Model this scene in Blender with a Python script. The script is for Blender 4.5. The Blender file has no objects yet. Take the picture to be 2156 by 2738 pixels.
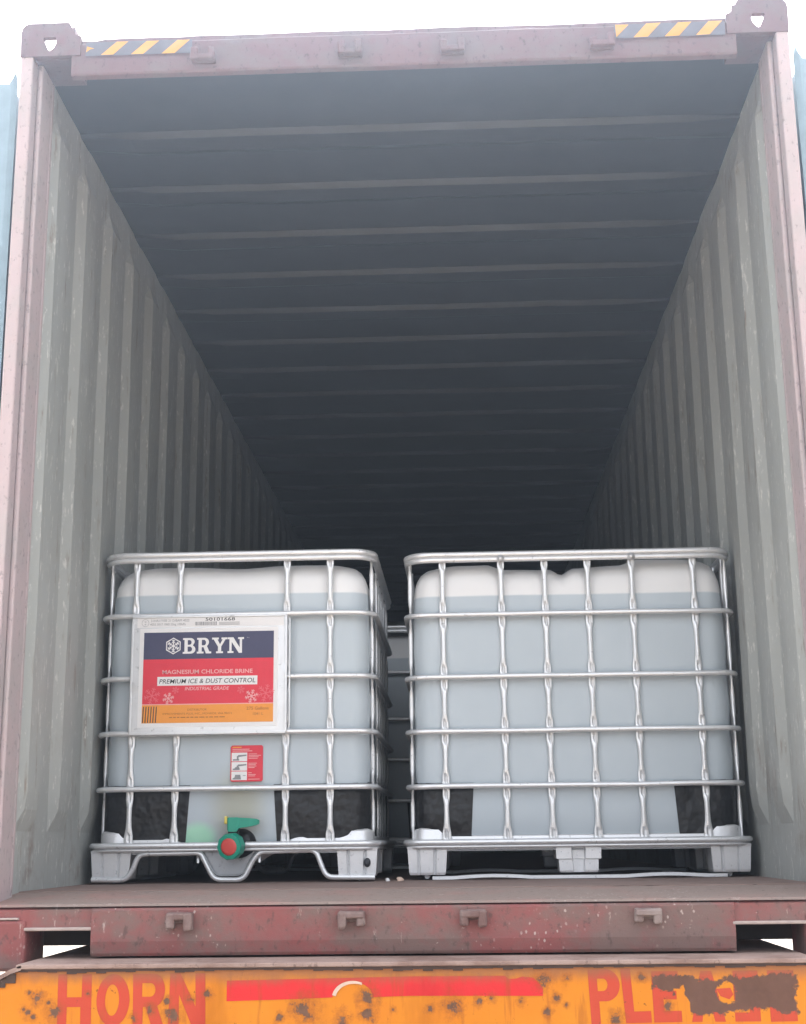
import bpy, bmesh, math, random
from mathutils import Vector, Matrix, noise as mnoise
R = math.radians
random.seed(7)
scene = bpy.context.scene
col = scene.collection

# ------------------------------------------------------------------ camera
CAM_LOC = (0.1409, -3.9092, 0.3036)
YAW, PITCH, ROLL, F_PX = -0.0387, 0.2350, -0.0118, 3676.4
def make_camera():
    cd = bpy.data.cameras.new("camera")
    cd.sensor_fit = 'VERTICAL'; cd.sensor_height = 24.0
    cd.lens = F_PX / 2738 * 24.0
    cd.clip_start = 0.05; cd.clip_end = 2000
    cam = bpy.data.objects.new("camera", cd); col.objects.link(cam)
    sy, cy, sp, cp = math.sin(YAW), math.cos(YAW), math.sin(PITCH), math.cos(PITCH)
    fw = Vector((sy*cp, cy*cp, sp)); rt = Vector((cy, -sy, 0)); up = rt.cross(fw)
    cr, sr = math.cos(ROLL), math.sin(ROLL)
    r2 = cr*rt + sr*up; u2 = -sr*rt + cr*up
    m = Matrix((r2, u2, -fw)).transposed().to_4x4(); m.translation = Vector(CAM_LOC)
    cam.matrix_world = m
    scene.camera = cam
make_camera()

# ------------------------------------------------------------------ world, sun, exposure
SUN_EL, SUN_AZ = 58, -3          # sun high behind the container (azimuth from +Y towards +X)
def make_light():
    w = bpy.data.worlds.new("World"); scene.world = w; w.use_nodes = True
    nt = w.node_tree; nt.nodes.clear()
    sky = nt.nodes.new('ShaderNodeTexSky'); sky.sky_type = 'NISHITA'; sky.sun_disc = False
    sky.sun_elevation = R(SUN_EL); sky.sun_rotation = R(SUN_AZ)
    sky.air_density = 1.0; sky.dust_density = 6.0; sky.ozone_density = 1.0
    bg = nt.nodes.new('ShaderNodeBackground'); bg.inputs[1].default_value = 0.12
    out = nt.nodes.new('ShaderNodeOutputWorld')
    hs = nt.nodes.new('ShaderNodeHueSaturation'); hs.inputs['Saturation'].default_value = .22   # thin overcast
    nt.links.new(sky.outputs[0], hs.inputs['Color']); nt.links.new(hs.outputs[0], bg.inputs[0]); nt.links.new(bg.outputs[0], out.inputs[0])
    sd = bpy.data.lights.new("sun", 'SUN'); sd.energy = 3.2; sd.angle = R(8); sd.color = (1, .95, .88)
    so = bpy.data.objects.new("sun", sd); col.objects.link(so)
    d = Vector((math.sin(R(SUN_AZ))*math.cos(R(SUN_EL)), math.cos(R(SUN_AZ))*math.cos(R(SUN_EL)), math.sin(R(SUN_EL))))
    so.rotation_euler = (-d).to_track_quat('-Z', 'Y').to_euler()
    so.location = d*30
make_light()
scene.view_settings.view_transform = 'Standard'
scene.view_settings.look = 'None'
scene.view_settings.gamma = 1
scene.view_settings.exposure = 2.7
scene.cycles.use_denoising = True
scene.cycles.max_bounces = 8
scene.cycles.diffuse_bounces = 1
scene.cycles.volume_bounces = 0

# ------------------------------------------------------------------ mesh builder
def xyz(p): return Vector(p)
class MB:
    def __init__(s): s.v = []; s.f = []; s.m = []; s.s = []
    def add(s, vs, fs, m=0, smooth=False):
        o = len(s.v); s.v += [tuple(v) for v in vs]
        for f in fs: s.f.append([i+o for i in f]); s.m.append(m); s.s.append(smooth)
    def box(s, a, b, m=0, bev=0.0):
        x0, y0, z0 = a; x1, y1, z1 = b
        if bev <= 0:
            vs = [(x0,y0,z0),(x1,y0,z0),(x1,y1,z0),(x0,y1,z0),(x0,y0,z1),(x1,y0,z1),(x1,y1,z1),(x0,y1,z1)]
            s.add(vs, [(0,3,2,1),(4,5,6,7),(0,1,5,4),(1,2,6,5),(2,3,7,6),(3,0,4,7)], m)
        else:
            bm = bmesh.new(); bmesh.ops.create_cube(bm, size=1)
            for v in bm.verts: v.co = Vector(((x0+x1)/2+v.co.x*(x1-x0), (y0+y1)/2+v.co.y*(y1-y0), (z0+z1)/2+v.co.z*(z1-z0)))
            bmesh.ops.bevel(bm, geom=bm.edges[:], offset=bev, segments=2, affect='EDGES', profile=.5)
            bm.verts.index_update()
            s.add([v.co for v in bm.verts], [[v.index for v in f.verts] for f in bm.faces], m); bm.free()
    def prism(s, prof, axis, a, b, m=0):
        """closed polygon prof (2D) extruded along axis from a to b"""
        def P(u, v, t): return ((t,u,v),(u,t,v),(u,v,t))[axis]
        n = len(prof)
        vs = [P(u,v,a) for u,v in prof]+[P(u,v,b) for u,v in prof]
        fs = [(i,(i+1)%n,n+(i+1)%n,n+i) for i in range(n)]
        s.add(vs, fs, m)
        tri, tv = fill2d([prof])
        s.add([P(u,v,a) for u,v in tv], tri, m); s.add([P(u,v,b) for u,v in tv], [t[::-1] for t in tri], m)
    def tube(s, pts, r, n=10, m=0, closed=False, cap=True):
        pts = [Vector(p) for p in pts]; N = len(pts)
        rad = r if isinstance(r, (list, tuple)) else [r]*N
        tan = []
        for i in range(N):
            a = pts[i-1] if (i > 0 or closed) else pts[i]; b = pts[(i+1) % N] if (i < N-1 or closed) else pts[i]
            tan.append((b-a).normalized())
        nrm = tan[0].orthogonal().normalized()
        vs = []; fs = []
        for i in range(N):
            nrm = (nrm - tan[i]*nrm.dot(tan[i])).normalized(); bn = tan[i].cross(nrm)
            for k in range(n):
                a = 2*math.pi*k/n
                vs.append(pts[i]+(nrm*math.cos(a)+bn*math.sin(a))*rad[i])
        for i in range(N if closed else N-1):
            j = (i+1) % N
            for k in range(n): fs.append((i*n+k, i*n+(k+1)%n, j*n+(k+1)%n, j*n+k))
        s.add(vs, fs, m, True)
        if cap and not closed:
            s.add(vs[:n], [list(range(n))[::-1]], m); s.add(vs[-n:], [list(range(n))], m)
    def lathe(s, prof, fn, n=24, m=0, smooth=True):
        """prof [(r,t)], fn(r*cos, r*sin, t)->xyz"""
        vs = [fn(r*math.cos(2*math.pi*k/n), r*math.sin(2*math.pi*k/n), t) for r, t in prof for k in range(n)]
        fs = [(i*n+k, i*n+(k+1)%n, (i+1)*n+(k+1)%n, (i+1)*n+k) for i in range(len(prof)-1) for k in range(n)]
        s.add(vs, fs, m, smooth)
    def flat(s, loops, fn, m=0):
        tri, tv = fill2d(loops); s.add([fn(u, v) for u, v in tv], tri, m)
    def loft(s, rings, m=0, smooth=True, closed=True, cap0=False, cap1=False):
        n = len(rings[0]); vs = [p for r in rings for p in r]
        fs = [(i*n+k, i*n+(k+1)%n, (i+1)*n+(k+1)%n, (i+1)*n+k) for i in range(len(rings)-1) for k in range(n if closed else n-1)]
        s.add(vs, fs, m, smooth)
        if cap0: s.add(rings[0], [list(range(n))[::-1]], m)
        if cap1: s.add(rings[-1], [list(range(n))], m)
    def build(s, name, mats, parent=None):
        me = bpy.data.meshes.new(name); me.from_pydata(s.v, [], s.f)
        for mt in (mats if isinstance(mats, (list, tuple)) else [mats]): me.materials.append(mt)
        me.polygons.foreach_set('material_index', s.m); me.polygons.foreach_set('use_smooth', s.s)
        me.update()
        o = bpy.data.objects.new(name, me); col.objects.link(o)
        if parent: o.parent = parent
        return o

def curve_mesh(cu):
    o = bpy.data.objects.new('tmp', cu); col.objects.link(o)
    dg = bpy.context.evaluated_depsgraph_get(); e = o.evaluated_get(dg); me = e.to_mesh()
    vs = [tuple(v.co) for v in me.vertices]; fs = [list(p.vertices) for p in me.polygons]
    e.to_mesh_clear(); bpy.data.objects.remove(o); bpy.data.curves.remove(cu)
    return fs, vs
def fill2d(loops):
    cu = bpy.data.curves.new('tmp', 'CURVE'); cu.dimensions = '2D'; cu.fill_mode = 'BOTH'
    for lp in loops:
        sp = cu.splines.new('POLY'); sp.points.add(len(lp)-1)
        for p, q in zip(sp.points, lp): p.co = (q[0], q[1], 0, 1)
        sp.use_cyclic_u = True
    fs, vs = curve_mesh(cu)
    return fs, [(v[0], v[1]) for v in vs]
def text2d(body, size, x, z, bold=0.0, shear=0.0, width=None, align='CENTER', space=1.0):
    cu = bpy.data.curves.new('tmp', 'FONT'); cu.body = body; cu.size = size; cu.align_x = 'LEFT'
    cu.offset = bold*size; cu.shear = shear; cu.space_character = space; cu.resolution_u = 3
    fs, vs = curve_mesh(cu)
    xs = [v[0] for v in vs]; x0, x1 = min(xs), max(xs)
    k = (width/(x1-x0)) if width else 1.0
    off = {'CENTER': -(x0+x1)/2, 'LEFT': -x0}[align]
    return fs, [(x+(v[0]+off)*k, z+v[1]) for v in vs]

def empty(name, loc, label=None, cat=None, group=None):
    o = bpy.data.objects.new(name, None); o.location = loc; col.objects.link(o)
    o.empty_display_size = .1
    tag(o, label, cat, group); return o
def tag(o, label=None, cat=None, group=None, kind=None):
    if label: o['label'] = label
    if cat: o['category'] = cat
    if group: o['group'] = group
    if kind: o['kind'] = kind
    return o

def fillet(pts, rad, n=5):
    """round the corners of an open polyline"""
    P = [Vector(p) for p in pts]; out = [P[0]]
    for i in range(1, len(P)-1):
        a = P[i-1]-P[i]; b = P[i+1]-P[i]; la, lb = a.length, b.length
        d = min(rad, la*.48, lb*.48); A = P[i]+a.normalized()*d; B = P[i]+b.normalized()*d
        for k in range(n+1):
            t = k/n; out.append(A*(1-t)**2+P[i]*2*t*(1-t)+B*t*t)
    out.append(P[-1]); return out

# ------------------------------------------------------------------ materials
class NT:
    def __init__(s, name):
        s.mat = bpy.data.materials.new(name); s.mat.use_nodes = True
        s.t = s.mat.node_tree; s.b = s.t.nodes['Principled BSDF']
        s.co = s.t.nodes.new('ShaderNodeTexCoord').outputs['Object']
        s.sep = s.t.nodes.new('ShaderNodeSeparateXYZ'); s.t.links.new(s.co, s.sep.inputs[0])
        s.x, s.y, s.z = s.sep.outputs
    def L(s, a, sock):
        if isinstance(a, bpy.types.NodeSocket): s.t.links.new(a, sock)
        elif isinstance(a, (tuple, list)): sock.default_value = (*a, 1) if len(a) == 3 and len(sock.default_value) == 4 else a
        else: sock.default_value = a
    def vec(s, sc=(1,1,1), off=(0,0,0)):
        n = s.t.nodes.new('ShaderNodeMapping'); s.L(s.co, n.inputs[0]); n.inputs[1].default_value = off; n.inputs[3].default_value = sc
        return n.outputs[0]
    def noise(s, scale, detail=4, rough=.55, sc=(1,1,1), off=(0,0,0), dist=0):
        n = s.t.nodes.new('ShaderNodeTexNoise'); s.L(s.vec(sc, off), n.inputs['Vector'])
        n.inputs['Scale'].default_value = scale; n.inputs['Detail'].default_value = detail
        n.inputs['Roughness'].default_value = rough; n.inputs['Distortion'].default_value = dist
        return n.outputs['Fac']
    def voro(s, scale, sc=(1,1,1), off=(0,0,0)):
        n = s.t.nodes.new('ShaderNodeTexVoronoi'); s.L(s.vec(sc, off), n.inputs['Vector']); n.inputs['Scale'].default_value = scale
        return n.outputs['Distance']
    def m(s, op, a, b=0.0, c=0.0):
        n = s.t.nodes.new('ShaderNodeMath'); n.operation = op
        for v, i in zip((a, b, c), n.inputs): s.L(v, i)
        return n.outputs[0]
    def step(s, v, lo, hi):
        n = s.t.nodes.new('ShaderNodeMapRange'); n.interpolation_type = 'SMOOTHSTEP'; n.clamp = True
        s.L(v, n.inputs[0]); n.inputs[1].default_value = lo; n.inputs[2].default_value = hi
        return n.outputs[0]
    def mix(s, f, a, b):
        n = s.t.nodes.new('ShaderNodeMix'); n.data_type = 'RGBA'
        s.L(f, n.inputs[0]); s.L(a, n.inputs[6]); s.L(b, n.inputs[7]); return n.outputs[2]
    def blob(s, x, z, r, ax=1.0):
        """1 inside a soft round spot at (x,z) of radius r"""
        dx = s.m('MULTIPLY', s.m('SUBTRACT', s.x, x), 1/ax); dz = s.m('SUBTRACT', s.z, z)
        d = s.m('SQRT', s.m('ADD', s.m('MULTIPLY', dx, dx), s.m('MULTIPLY', dz, dz)))
        return s.m('SUBTRACT', 1.0, s.m('DIVIDE', d, r))
    def bump(s, h, strength=.3, dist=.01):
        n = s.t.nodes.new('ShaderNodeBump'); n.inputs['Strength'].default_value = strength; n.inputs['Distance'].default_value = dist
        s.L(h, n.inputs['Height']); s.L(n.outputs[0], s.b.inputs['Normal'])
    def fin(s, colr, rough=.5, metal=0.0, spec=.5):
        s.L(colr, s.b.inputs['Base Color']); s.L(rough, s.b.inputs['Roughness']); s.L(metal, s.b.inputs['Metallic'])
        s.b.inputs['Specular IOR Level'].default_value = spec
        return s.mat
def simple(name, c, rough=.5, metal=0.0, var=.15, scale=30, spec=.5):
    t = NT(name); f = t.noise(scale, 5)
    d = tuple(x*(1-var) for x in c); l = tuple(min(1, x*(1+var)) for x in c)
    return t.fin(t.mix(f, d, l), rough, metal, spec)

def m_wall():
    t = NT('interior_paint')
    c = t.mix(t.noise(3, 5, sc=(1, 1, .25)), (.345, .358, .338), (.475, .49, .465))
    c = t.mix(t.step(t.noise(9, 8, .7, sc=(1, 3, .5)), .56, .72), c, (.26, .22, .18))
    c = t.mix(t.step(t.noise(34, 8, .75, sc=(1, 1.6, .45), off=(3, 1, 2)), .575, .62), c, (.62, .62, .58))
    c = t.mix(t.m('MULTIPLY', t.step(t.noise(4, 6, .7, off=(7, 0, 1)), .5, .7), t.step(t.z, .75, .2)), c, (.25, .2, .17))
    t.bump(t.noise(14, 6, .6), .25, .006)
    return t.fin(c, .55)
def maroon(name, c1, c2, dusty, flakes=True, dirt=.5):
    t = NT(name)
    c = t.mix(t.noise(5, 6, .6), c1, c2)
    d = t.step(t.noise(4.2, 8, .65, sc=(1, 1, 1.3), off=(2, 5, 1)), dirt-.09, dirt+.13)
    c = t.mix(t.m('MULTIPLY', d, .9), c, dusty)
    c = t.mix(t.m('MULTIPLY', t.step(t.noise(55, 6, .7, sc=(1, 1, .6)), .56, .66), .6), c, tuple(x*.45 for x in dusty))
    if flakes:
        f = t.m('MULTIPLY', t.step(t.m('ADD', t.voro(60, sc=(1, 1, .7)), t.m('MULTIPLY', t.noise(120, 4), .35)), .40, .30), t.step(t.noise(4.5, 5, .6), .52, .64))
        f2 = t.step(t.noise(38, 9, .8, sc=(1, 1, 1.6), off=(1, 9, 4)), .635, .675)
        f2 = t.m('MAXIMUM', f2, t.m('MULTIPLY', t.step(t.noise(24, 9, .8, sc=(1.2, 1, .25), off=(1, 2, 4)), .60, .66), .7))
        c = t.mix(t.m('MULTIPLY', t.m('MAXIMUM', f, f2), .75), c, (.55, .46, .42))
    t.bump(t.noise(45, 7, .7), .35, .004)
    return t.fin(c, .7)
def m_floor():
    t = NT('plywood_floor')
    c = t.mix(t.noise(6, 7, .6, sc=(.35, 1, 1)), (.22, .14, .12), (.34, .25, .215))
    c = t.mix(t.step(t.noise(22, 6, .7, sc=(.18, 1.4, 1)), .56, .68), c, (.09, .06, .055))
    c = t.mix(t.step(t.noise(40, 6, .7, sc=(.5, 1, 1)), .64, .72), c, (.36, .30, .27))
    t.bump(t.noise(30, 6, .6, sc=(.2, 1, 1)), .3, .004)
    return t.fin(c, .75)
def m_galv(name='galvanised_steel', c=(.87, .875, .885), metal=.5, rough=.32):
    t = NT(name); f = t.noise(22, 6, .6)
    cc = t.mix(f, tuple(x*.8 for x in c), c)
    cc = t.mix(t.step(t.noise(60, 5, .6, off=(3, 3, 3)), .6, .72), cc, tuple(x*.6 for x in c))
    t.bump(t.noise(80, 4), .12, .002)
    return t.fin(cc, rough, metal)
def m_tank(name, level, green=False):
    t = NT(name)
    up = t.mix(t.noise(4, 4), (.76, .755, .745), (.84, .835, .83))
    lo = t.mix(t.noise(2.2, 5, off=(1, 2, 3)), (.43, .49, .535), (.565, .625, .66))
    c = t.mix(t.step(t.m('ADD', t.z, t.m('MULTIPLY', t.noise(3, 2), .006)), level-.004, level+.006), lo, up)
    if green:
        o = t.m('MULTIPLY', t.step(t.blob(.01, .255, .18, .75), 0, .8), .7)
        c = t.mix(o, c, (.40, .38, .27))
        g = t.m('ADD', t.blob(-.132, .150, .064, 1.25), t.m('MULTIPLY', t.noise(14, 3), .12))
        c = t.mix(t.m('MULTIPLY', t.step(g, -.05, .6), .95), c, (.44, .80, .58))
    t.bump(t.noise(9, 4), .12, .006)
    return t.fin(c, .36, 0, .45)
def m_black():
    t = NT('black_plastic')
    c = t.mix(t.noise(12, 6), (.007, .007, .008), (.020, .020, .022))
    c = t.mix(t.step(t.noise(20, 7, .7), .62, .8), c, (.06, .055, .05))
    t.bump(t.noise(7, 3), .9, .03)
    return t.fin(c, .38, 0, .35)
def m_beam(name, c1, c2, patch=True):
    """weathered paint with rust spots; used for the beam's paint and its lettering"""
    t = NT(name)
    c = t.mix(t.noise(5, 5, .6), c1, c2)
    c = t.mix(t.m('MULTIPLY', t.step(t.noise(7, 5, .6, sc=(1, 1, .22), off=(4, 1, 1)), .52, .72), .5), c, tuple(x*.62 for x in c1))
    wob = t.m('MULTIPLY', t.m('SUBTRACT', t.noise(42, 9, .78), .52), 4.2)
    spots = None
    for x, z, r in [(-.977,-.084,.019),(-.933,-.118,.022),(-1.0,-.12,.012),(-1.01,-.112,.010),(-.985,-.132,.010),(-.678,-.117,.015),(-.998,-.071,.008),
                    (-.946,-.096,.009),(-.843,-.074,.008),(-.276,-.117,.034),(-.11,-.088,.026),(-.527,-.077,.012),(-.341,-.136,.012),(-.177,-.14,.02),
                    (-.109,-.131,.02),(-.045,-.12,.008),(.108,-.11,.026),(.175,-.1,.012),(.21,-.093,.012),(.284,-.103,.011),(.374,-.094,.013),
                    (.404,-.046,.011),(.354,-.13,.012),(.343,-.049,.022),(.049,-.119,.011),(-.62,-.13,.022),(-.635,-.095,.012),(-.72,-.135,.012),(-.57,-.09,.012),(.53,-.145,.018),(.40,-.11,.008),
                    (.596,-.045,.012),(.66,-.112,.014)]:
        b = t.m('ADD', t.blob(x, z, r*1.12), wob)
        spots = b if spots is None else t.m('MAXIMUM', spots, b)
    s1 = t.step(spots, .26, .62); halo = t.m('MULTIPLY', t.step(spots, -.75, .5), .55)
    fine = t.m('MULTIPLY', t.step(t.noise(42, 8, .72, off=(2, 2, 7)), .635, .69), .9)
    drip = t.m('MULTIPLY', t.step(t.noise(26, 4, .6, sc=(1, 1, .12), off=(0, 3, 0)), .60, .72), .45)
    c = t.mix(drip, c, (.34, .085, .02))
    c = t.mix(fine, c, (.16, .055, .025))
    top = t.m('MULTIPLY', t.step(t.m('ADD', t.z, t.m('MULTIPLY', t.noise(20, 6, .7, sc=(1, 1, .4)), .05)), -.040, .004), .8)
    c = t.mix(top, c, (.30, .13, .07))
    c = t.mix(halo, c, (.32, .09, .025))
    c = t.mix(s1, c, t.mix(t.noise(70, 5), (.09, .05, .035), (.24, .13, .085)))
    if patch:
        dx = t.m('SUBTRACT', t.m('ABSOLUTE', t.m('SUBTRACT', t.x, .815)), .178)
        dz = t.m('SUBTRACT', t.m('ABSOLUTE', t.m('SUBTRACT', t.z, -.088)), .044)
        d = t.m('MAXIMUM', dx, dz)
        d2 = t.m('MAXIMUM', t.m('SUBTRACT', t.m('ABSOLUTE', t.m('SUBTRACT', t.x, .69)), .07), t.m('SUBTRACT', t.m('ABSOLUTE', t.m('SUBTRACT', t.z, -.054)), .014))
        notch = t.m('MULTIPLY', t.step(t.blob(.645, -.105, .075, 1.1), 0, .3), .05)
        d = t.m('MINIMUM', t.m('ADD', d, notch), d2)
        d = t.m('ADD', d, t.m('ADD', t.m('MULTIPLY', t.m('SUBTRACT', t.noise(13, 4, .6, off=(3, 0, 1)), .5), .075), t.m('MULTIPLY', t.m('SUBTRACT', t.noise(75, 9, .8), .5), .045)))
        isl = t.m('ADD', t.blob(.81, -.085, .034, 1.0), t.m('MULTIPLY', wob, .4))
        pm = t.m('MULTIPLY', t.step(d, .003, -.002), t.m('SUBTRACT', 1.0, t.step(isl, .15, .3)))
        pc = t.mix(t.noise(16, 7, .65, off=(5, 5, 5)), (.10, .052, .036), (.20, .105, .078))
        c = t.mix(pm, c, pc)
    t.bump(t.m('ADD', t.m('MULTIPLY', s1, -.6), t.noise(30, 6)), .35, .004)
    return t.fin(c, .55, 0, .2)

M = {}
M['wall'] = m_wall()
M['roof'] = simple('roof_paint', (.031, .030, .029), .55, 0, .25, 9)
M['maroon'] = maroon('maroon_container_paint', (.15, .082, .09), (.19, .115, .12), (.16, .12, .12), False)
M['post'] = maroon('glare_bleached_maroon', (.46, .36, .365), (.54, .44, .445), (.45, .39, .385), False)  # maroon paled: the flare's bleaching of the posts is put into the colour
M['sill'] = maroon('scuffed_maroon_paint', (.225, .058, .056), (.29, .10, .094), (.18, .125, .11), True, .485)
M['sill_top'] = maroon('rusty_threshold', (.31, .175, .15), (.39, .255, .22), (.29, .225, .195), True, .42)
M['lip'] = simple('worn_bare_edge', (.42, .34, .31), .6, .1, .3, 40)
M['keeper'] = maroon('rusted_keeper', (.13, .065, .058), (.19, .11, .10), (.31, .25, .23), False, .52)
M['floor'] = m_floor()
M['deck'] = maroon('rusty_deck', (.33, .225, .19), (.42, .31, .27), (.22, .135, .11), False, .55)
M['rust_dark'] = simple('dark_rust', (.07, .042, .034), .8, 0, .4, 30)
M['chassis'] = simple('chassis_steel', (.05, .035, .03), .75, 0, .4, 12)
M['galv'] = m_galv()
M['galv_pan'] = m_galv('galvanised_sheet', (.86, .86, .87), .5, .4)
M['plate'] = m_galv('brushed_plate', (.74, .74, .745), .8, .38)
M['trough'] = m_galv('grey_drain_sheet', (.42, .43, .45), .6, .45)
M['tank_l'] = m_tank('milky_plastic_with_label', 1.012, True)
M['tank_r'] = m_tank('milky_plastic', 1.006)
M['black'] = m_black()
M['white'] = simple('white_paper', (.82, .80, .79), .5, 0, .03, 40)
M['print_navy'] = simple('navy_print', (.055, .055, .115), .45, 0, .1, 60)
M['print_red'] = simple('red_print', (.74, .035, .06), .45, 0, .06, 60)
M['print_orange'] = simple('orange_print', (.86, .32, .045), .45, 0, .05, 60)
M['print_pink'] = simple('pink_print', (.85, .42, .42), .5, 0, .05, 60)
M['print_pale'] = simple('pale_print', (.80, .14, .17), .5, 0, .05, 60)
M['print_brown'] = simple('brown_print', (.42, .14, .03), .5, 0, .05, 60)
M['ink'] = simple('black_ink', (.03, .03, .035), .5, 0, .1, 60)
M['ink_grey'] = simple('grey_ink', (.25, .25, .26), .5, 0, .1, 60)
M['teal'] = simple('teal_plastic', (.012, .30, .20), .35, 0, .12, 30)
M['redcap'] = simple('red_plastic_seal', (.66, .085, .07), .45, 0, .1, 40)
M['yellow_plastic'] = simple('yellow_plastic', (.80, .62, .12), .4, 0, .1, 40)
M['beam'] = m_beam('weathered_orange_paint', (.66, .19, .018), (.74, .285, .024))
M['beam_red'] = m_beam('weathered_red_lettering', (.56, .058, .036), (.56, .090, .045))
M['stripe'] = m_beam('red_reflective_tape', (.66, .032, .038), (.70, .042, .042), False)
M['peel'] = simple('peeled_tape_back', (.66, .48, .38), .6, 0, .15, 60)
M['tape_yellow'] = simple('yellow_hazard_paint', (.62, .30, .045), .45, 0, .12, 25)
M['tape_black'] = simple('glare_veiled_black_hazard', (.13, .125, .145), .5, 0, .2, 25)  # black lifted to blue-grey, the glare's veil put into the colour
M['door'] = simple('pale_blue_door_paint', (.40, .58, .68), .5, 0, .2, 6)
M['rubber'] = simple('black_rubber', (.03, .03, .03), .6, 0, .2, 20)
M['gasket'] = simple('blue_grey_gasket', (.26, .36, .42), .6, 0, .2, 20)
M['ground'] = simple('pale_dusty_concrete', (.17, .145, .12), .9, 0, .2, 1.5)

# ------------------------------------------------------------------ ground
GZ = -1.35
g = MB(); N = 12; S = 60.0
for i in range(N):
    for j in range(N):
        x0, y0 = -S+2*S*i/N, -S+2*S*j/N; q = 2*S/N
        g.add([(x0,y0,GZ),(x0+q,y0,GZ),(x0+q,y0+q,GZ),(x0,y0+q,GZ)], [(0,1,2,3)])
tag(g.build('ground', M['ground']), kind='structure')

# ------------------------------------------------------------------ container
FZ = .17            # floor height
LEN = 12.0
cont = empty('shipping_container', (0, 0, 0), 'maroon open-ended shipping container with pale ribbed inside walls, on an orange trailer', 'container')
fl = MB(); fl.box((-1.2, .30, .125), (1.2, LEN, FZ)); fl.build('floor', M['floor'], cont)

def wall(sgn):
    b = MB(); per = .358; ys = [.17]; xs = [0]
    k = 0
    while .20+per*k < LEN-.4:
        y0 = .20+per*k + random.uniform(-.008, .008)
        for dy, dx in ((0, 0), (.05, .024), (.175, .024), (.235, 0)):
            ys.append(y0+dy); xs.append(dx)
        k += 1
    ys.append(LEN); xs.append(0)
    zs = [.13, .30, .345, .41, .46, .6, .8, 1.0, 1.25, 1.5, 1.75, 2.0, 2.25, 2.5, 2.62, 2.68, 2.80]
    def amp(z): return max(0, min(1, (z-.34)/.09))*max(0, min(1, (2.70-z)/.06))
    vs = []
    for z in zs:
        for y, dx in zip(ys, xs):
            nz = mnoise.noise(Vector((y*2.3, z*1.9, sgn*5)))*.004 + mnoise.noise(Vector((y*9, z*7, sgn*3)))*.0015
            vs.append((sgn*(1.183-dx*amp(z)+nz), y, z))
    n = len(ys)
    fs = [(j*n+i, j*n+i+1, (j+1)*n+i+1, (j+1)*n+i) for j in range(len(zs)-1) for i in range(n-1)]
    b.add(vs, fs, 0)
    b.build('side_wall', M['wall'], cont)
    o = MB(); o.box((min(sgn*1.196, sgn*1.212), .17, .13), (max(sgn*1.196, sgn*1.212), LEN, 2.8))
    o.build('outer_skin', M['maroon'], cont)
wall(-1); wall(1)

rf = MB(); ys = [.10]; zs = [2.80]; k = 0
while .55+.425*k < LEN-.4:
    y0 = .55+.425*k
    for dy, dz in ((0, 0), (.014, -.022), (.11, -.022), (.17, 0)): ys.append(y0+dy); zs.append(2.80+dz)
    k += 1
ys.append(LEN); zs.append(2.80)
vs = []
for X in (-1.2, -1.0, -.6, 0, .6, 1.0, 1.2):
    for y, z in zip(ys, zs):
        vs.append((X, y, z+mnoise.noise(Vector((X*2, y*1.5, 3)))*.006 if abs(X) < 1.1 else 2.80+(z-2.8)*.3))
n = len(ys)
rf.add(vs, [(j*n+i, j*n+i+1, (j+1)*n+i+1, (j+1)*n+i) for j in range(6) for i in range(n-1)])
rf.box((-1.2, .10, 2.83), (1.2, LEN, 2.836))
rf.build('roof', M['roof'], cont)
ew = MB(); ew.box((-1.2, LEN, .13), (1.2, LEN+.05, 2.8))
for i in range(9): ew.box((-1.05+i*.25, LEN-.035, .2), (-.95+i*.25, LEN, 2.7))
ew.build('end_wall', M['wall'], cont)

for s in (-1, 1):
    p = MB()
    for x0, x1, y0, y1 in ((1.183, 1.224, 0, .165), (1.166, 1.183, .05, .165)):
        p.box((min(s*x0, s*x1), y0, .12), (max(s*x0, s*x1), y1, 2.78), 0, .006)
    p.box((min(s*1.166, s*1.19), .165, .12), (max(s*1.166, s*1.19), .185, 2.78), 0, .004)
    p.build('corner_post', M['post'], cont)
    t = MB(); t.box((min(s*1.192, s*1.219), .17, 2.70), (max(s*1.192, s*1.219), LEN, 2.83), 0, .006); t.build('top_rail', M['maroon'], cont)
    t = MB(); t.box((min(s*1.178, s*1.219), .18, .004), (max(s*1.178, s*1.219), LEN, .126), 0, .004); t.build('bottom_rail', M['maroon'], cont)

def top_casting(s):
    b = MB(); f = lambda L: [(s*abs(x), z) for x, z in L]
    outer = f([(1.224, 2.770), (1.226, 2.855), (1.222, 2.872), (1.213, 2.883), (1.20, 2.888), (1.072, 2.889), (1.064, 2.878), (1.056, 2.858), (1.047, 2.843), (1.030, 2.838), (1.030, 2.770)])
    hole = f([(1.153, 2.833), (1.149, 2.838), (1.114, 2.838), (1.110, 2.833), (1.110, 2.814), (1.117, 2.799), (1.129, 2.788), (1.135, 2.791)])
    for y in (-.004, .016): b.flat([outer, hole], lambda u, v, y=y: (u, y, v))
    for lp in (outer, hole):
        n = len(lp)
        b.add([(u, y, v) for y in (-.004, .016) for u, v in lp], [(i, (i+1) % n, n+(i+1) % n, n+i) for i in range(n)])
    def bx(x0, x1, y0, y1, z0, z1): b.box((min(s*x0, s*x1), y0, z0), (max(s*x0, s*x1), y1, z1))
    bx(1.056, 1.224, .018, .178, 2.770, 2.786)          # floor of the casting
    bx(1.056, 1.075, .018, .178, 2.788, 2.884)          # inner cheek
    bx(1.195, 1.224, .018, .045, 2.788, 2.884); bx(1.195, 1.224, .135, .178, 2.788, 2.884)
    bx(1.077, 1.193, .165, .178, 2.788, 2.884)
    b.build('corner_casting', M['maroon'], cont)
top_casting(-1); top_casting(1)
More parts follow.
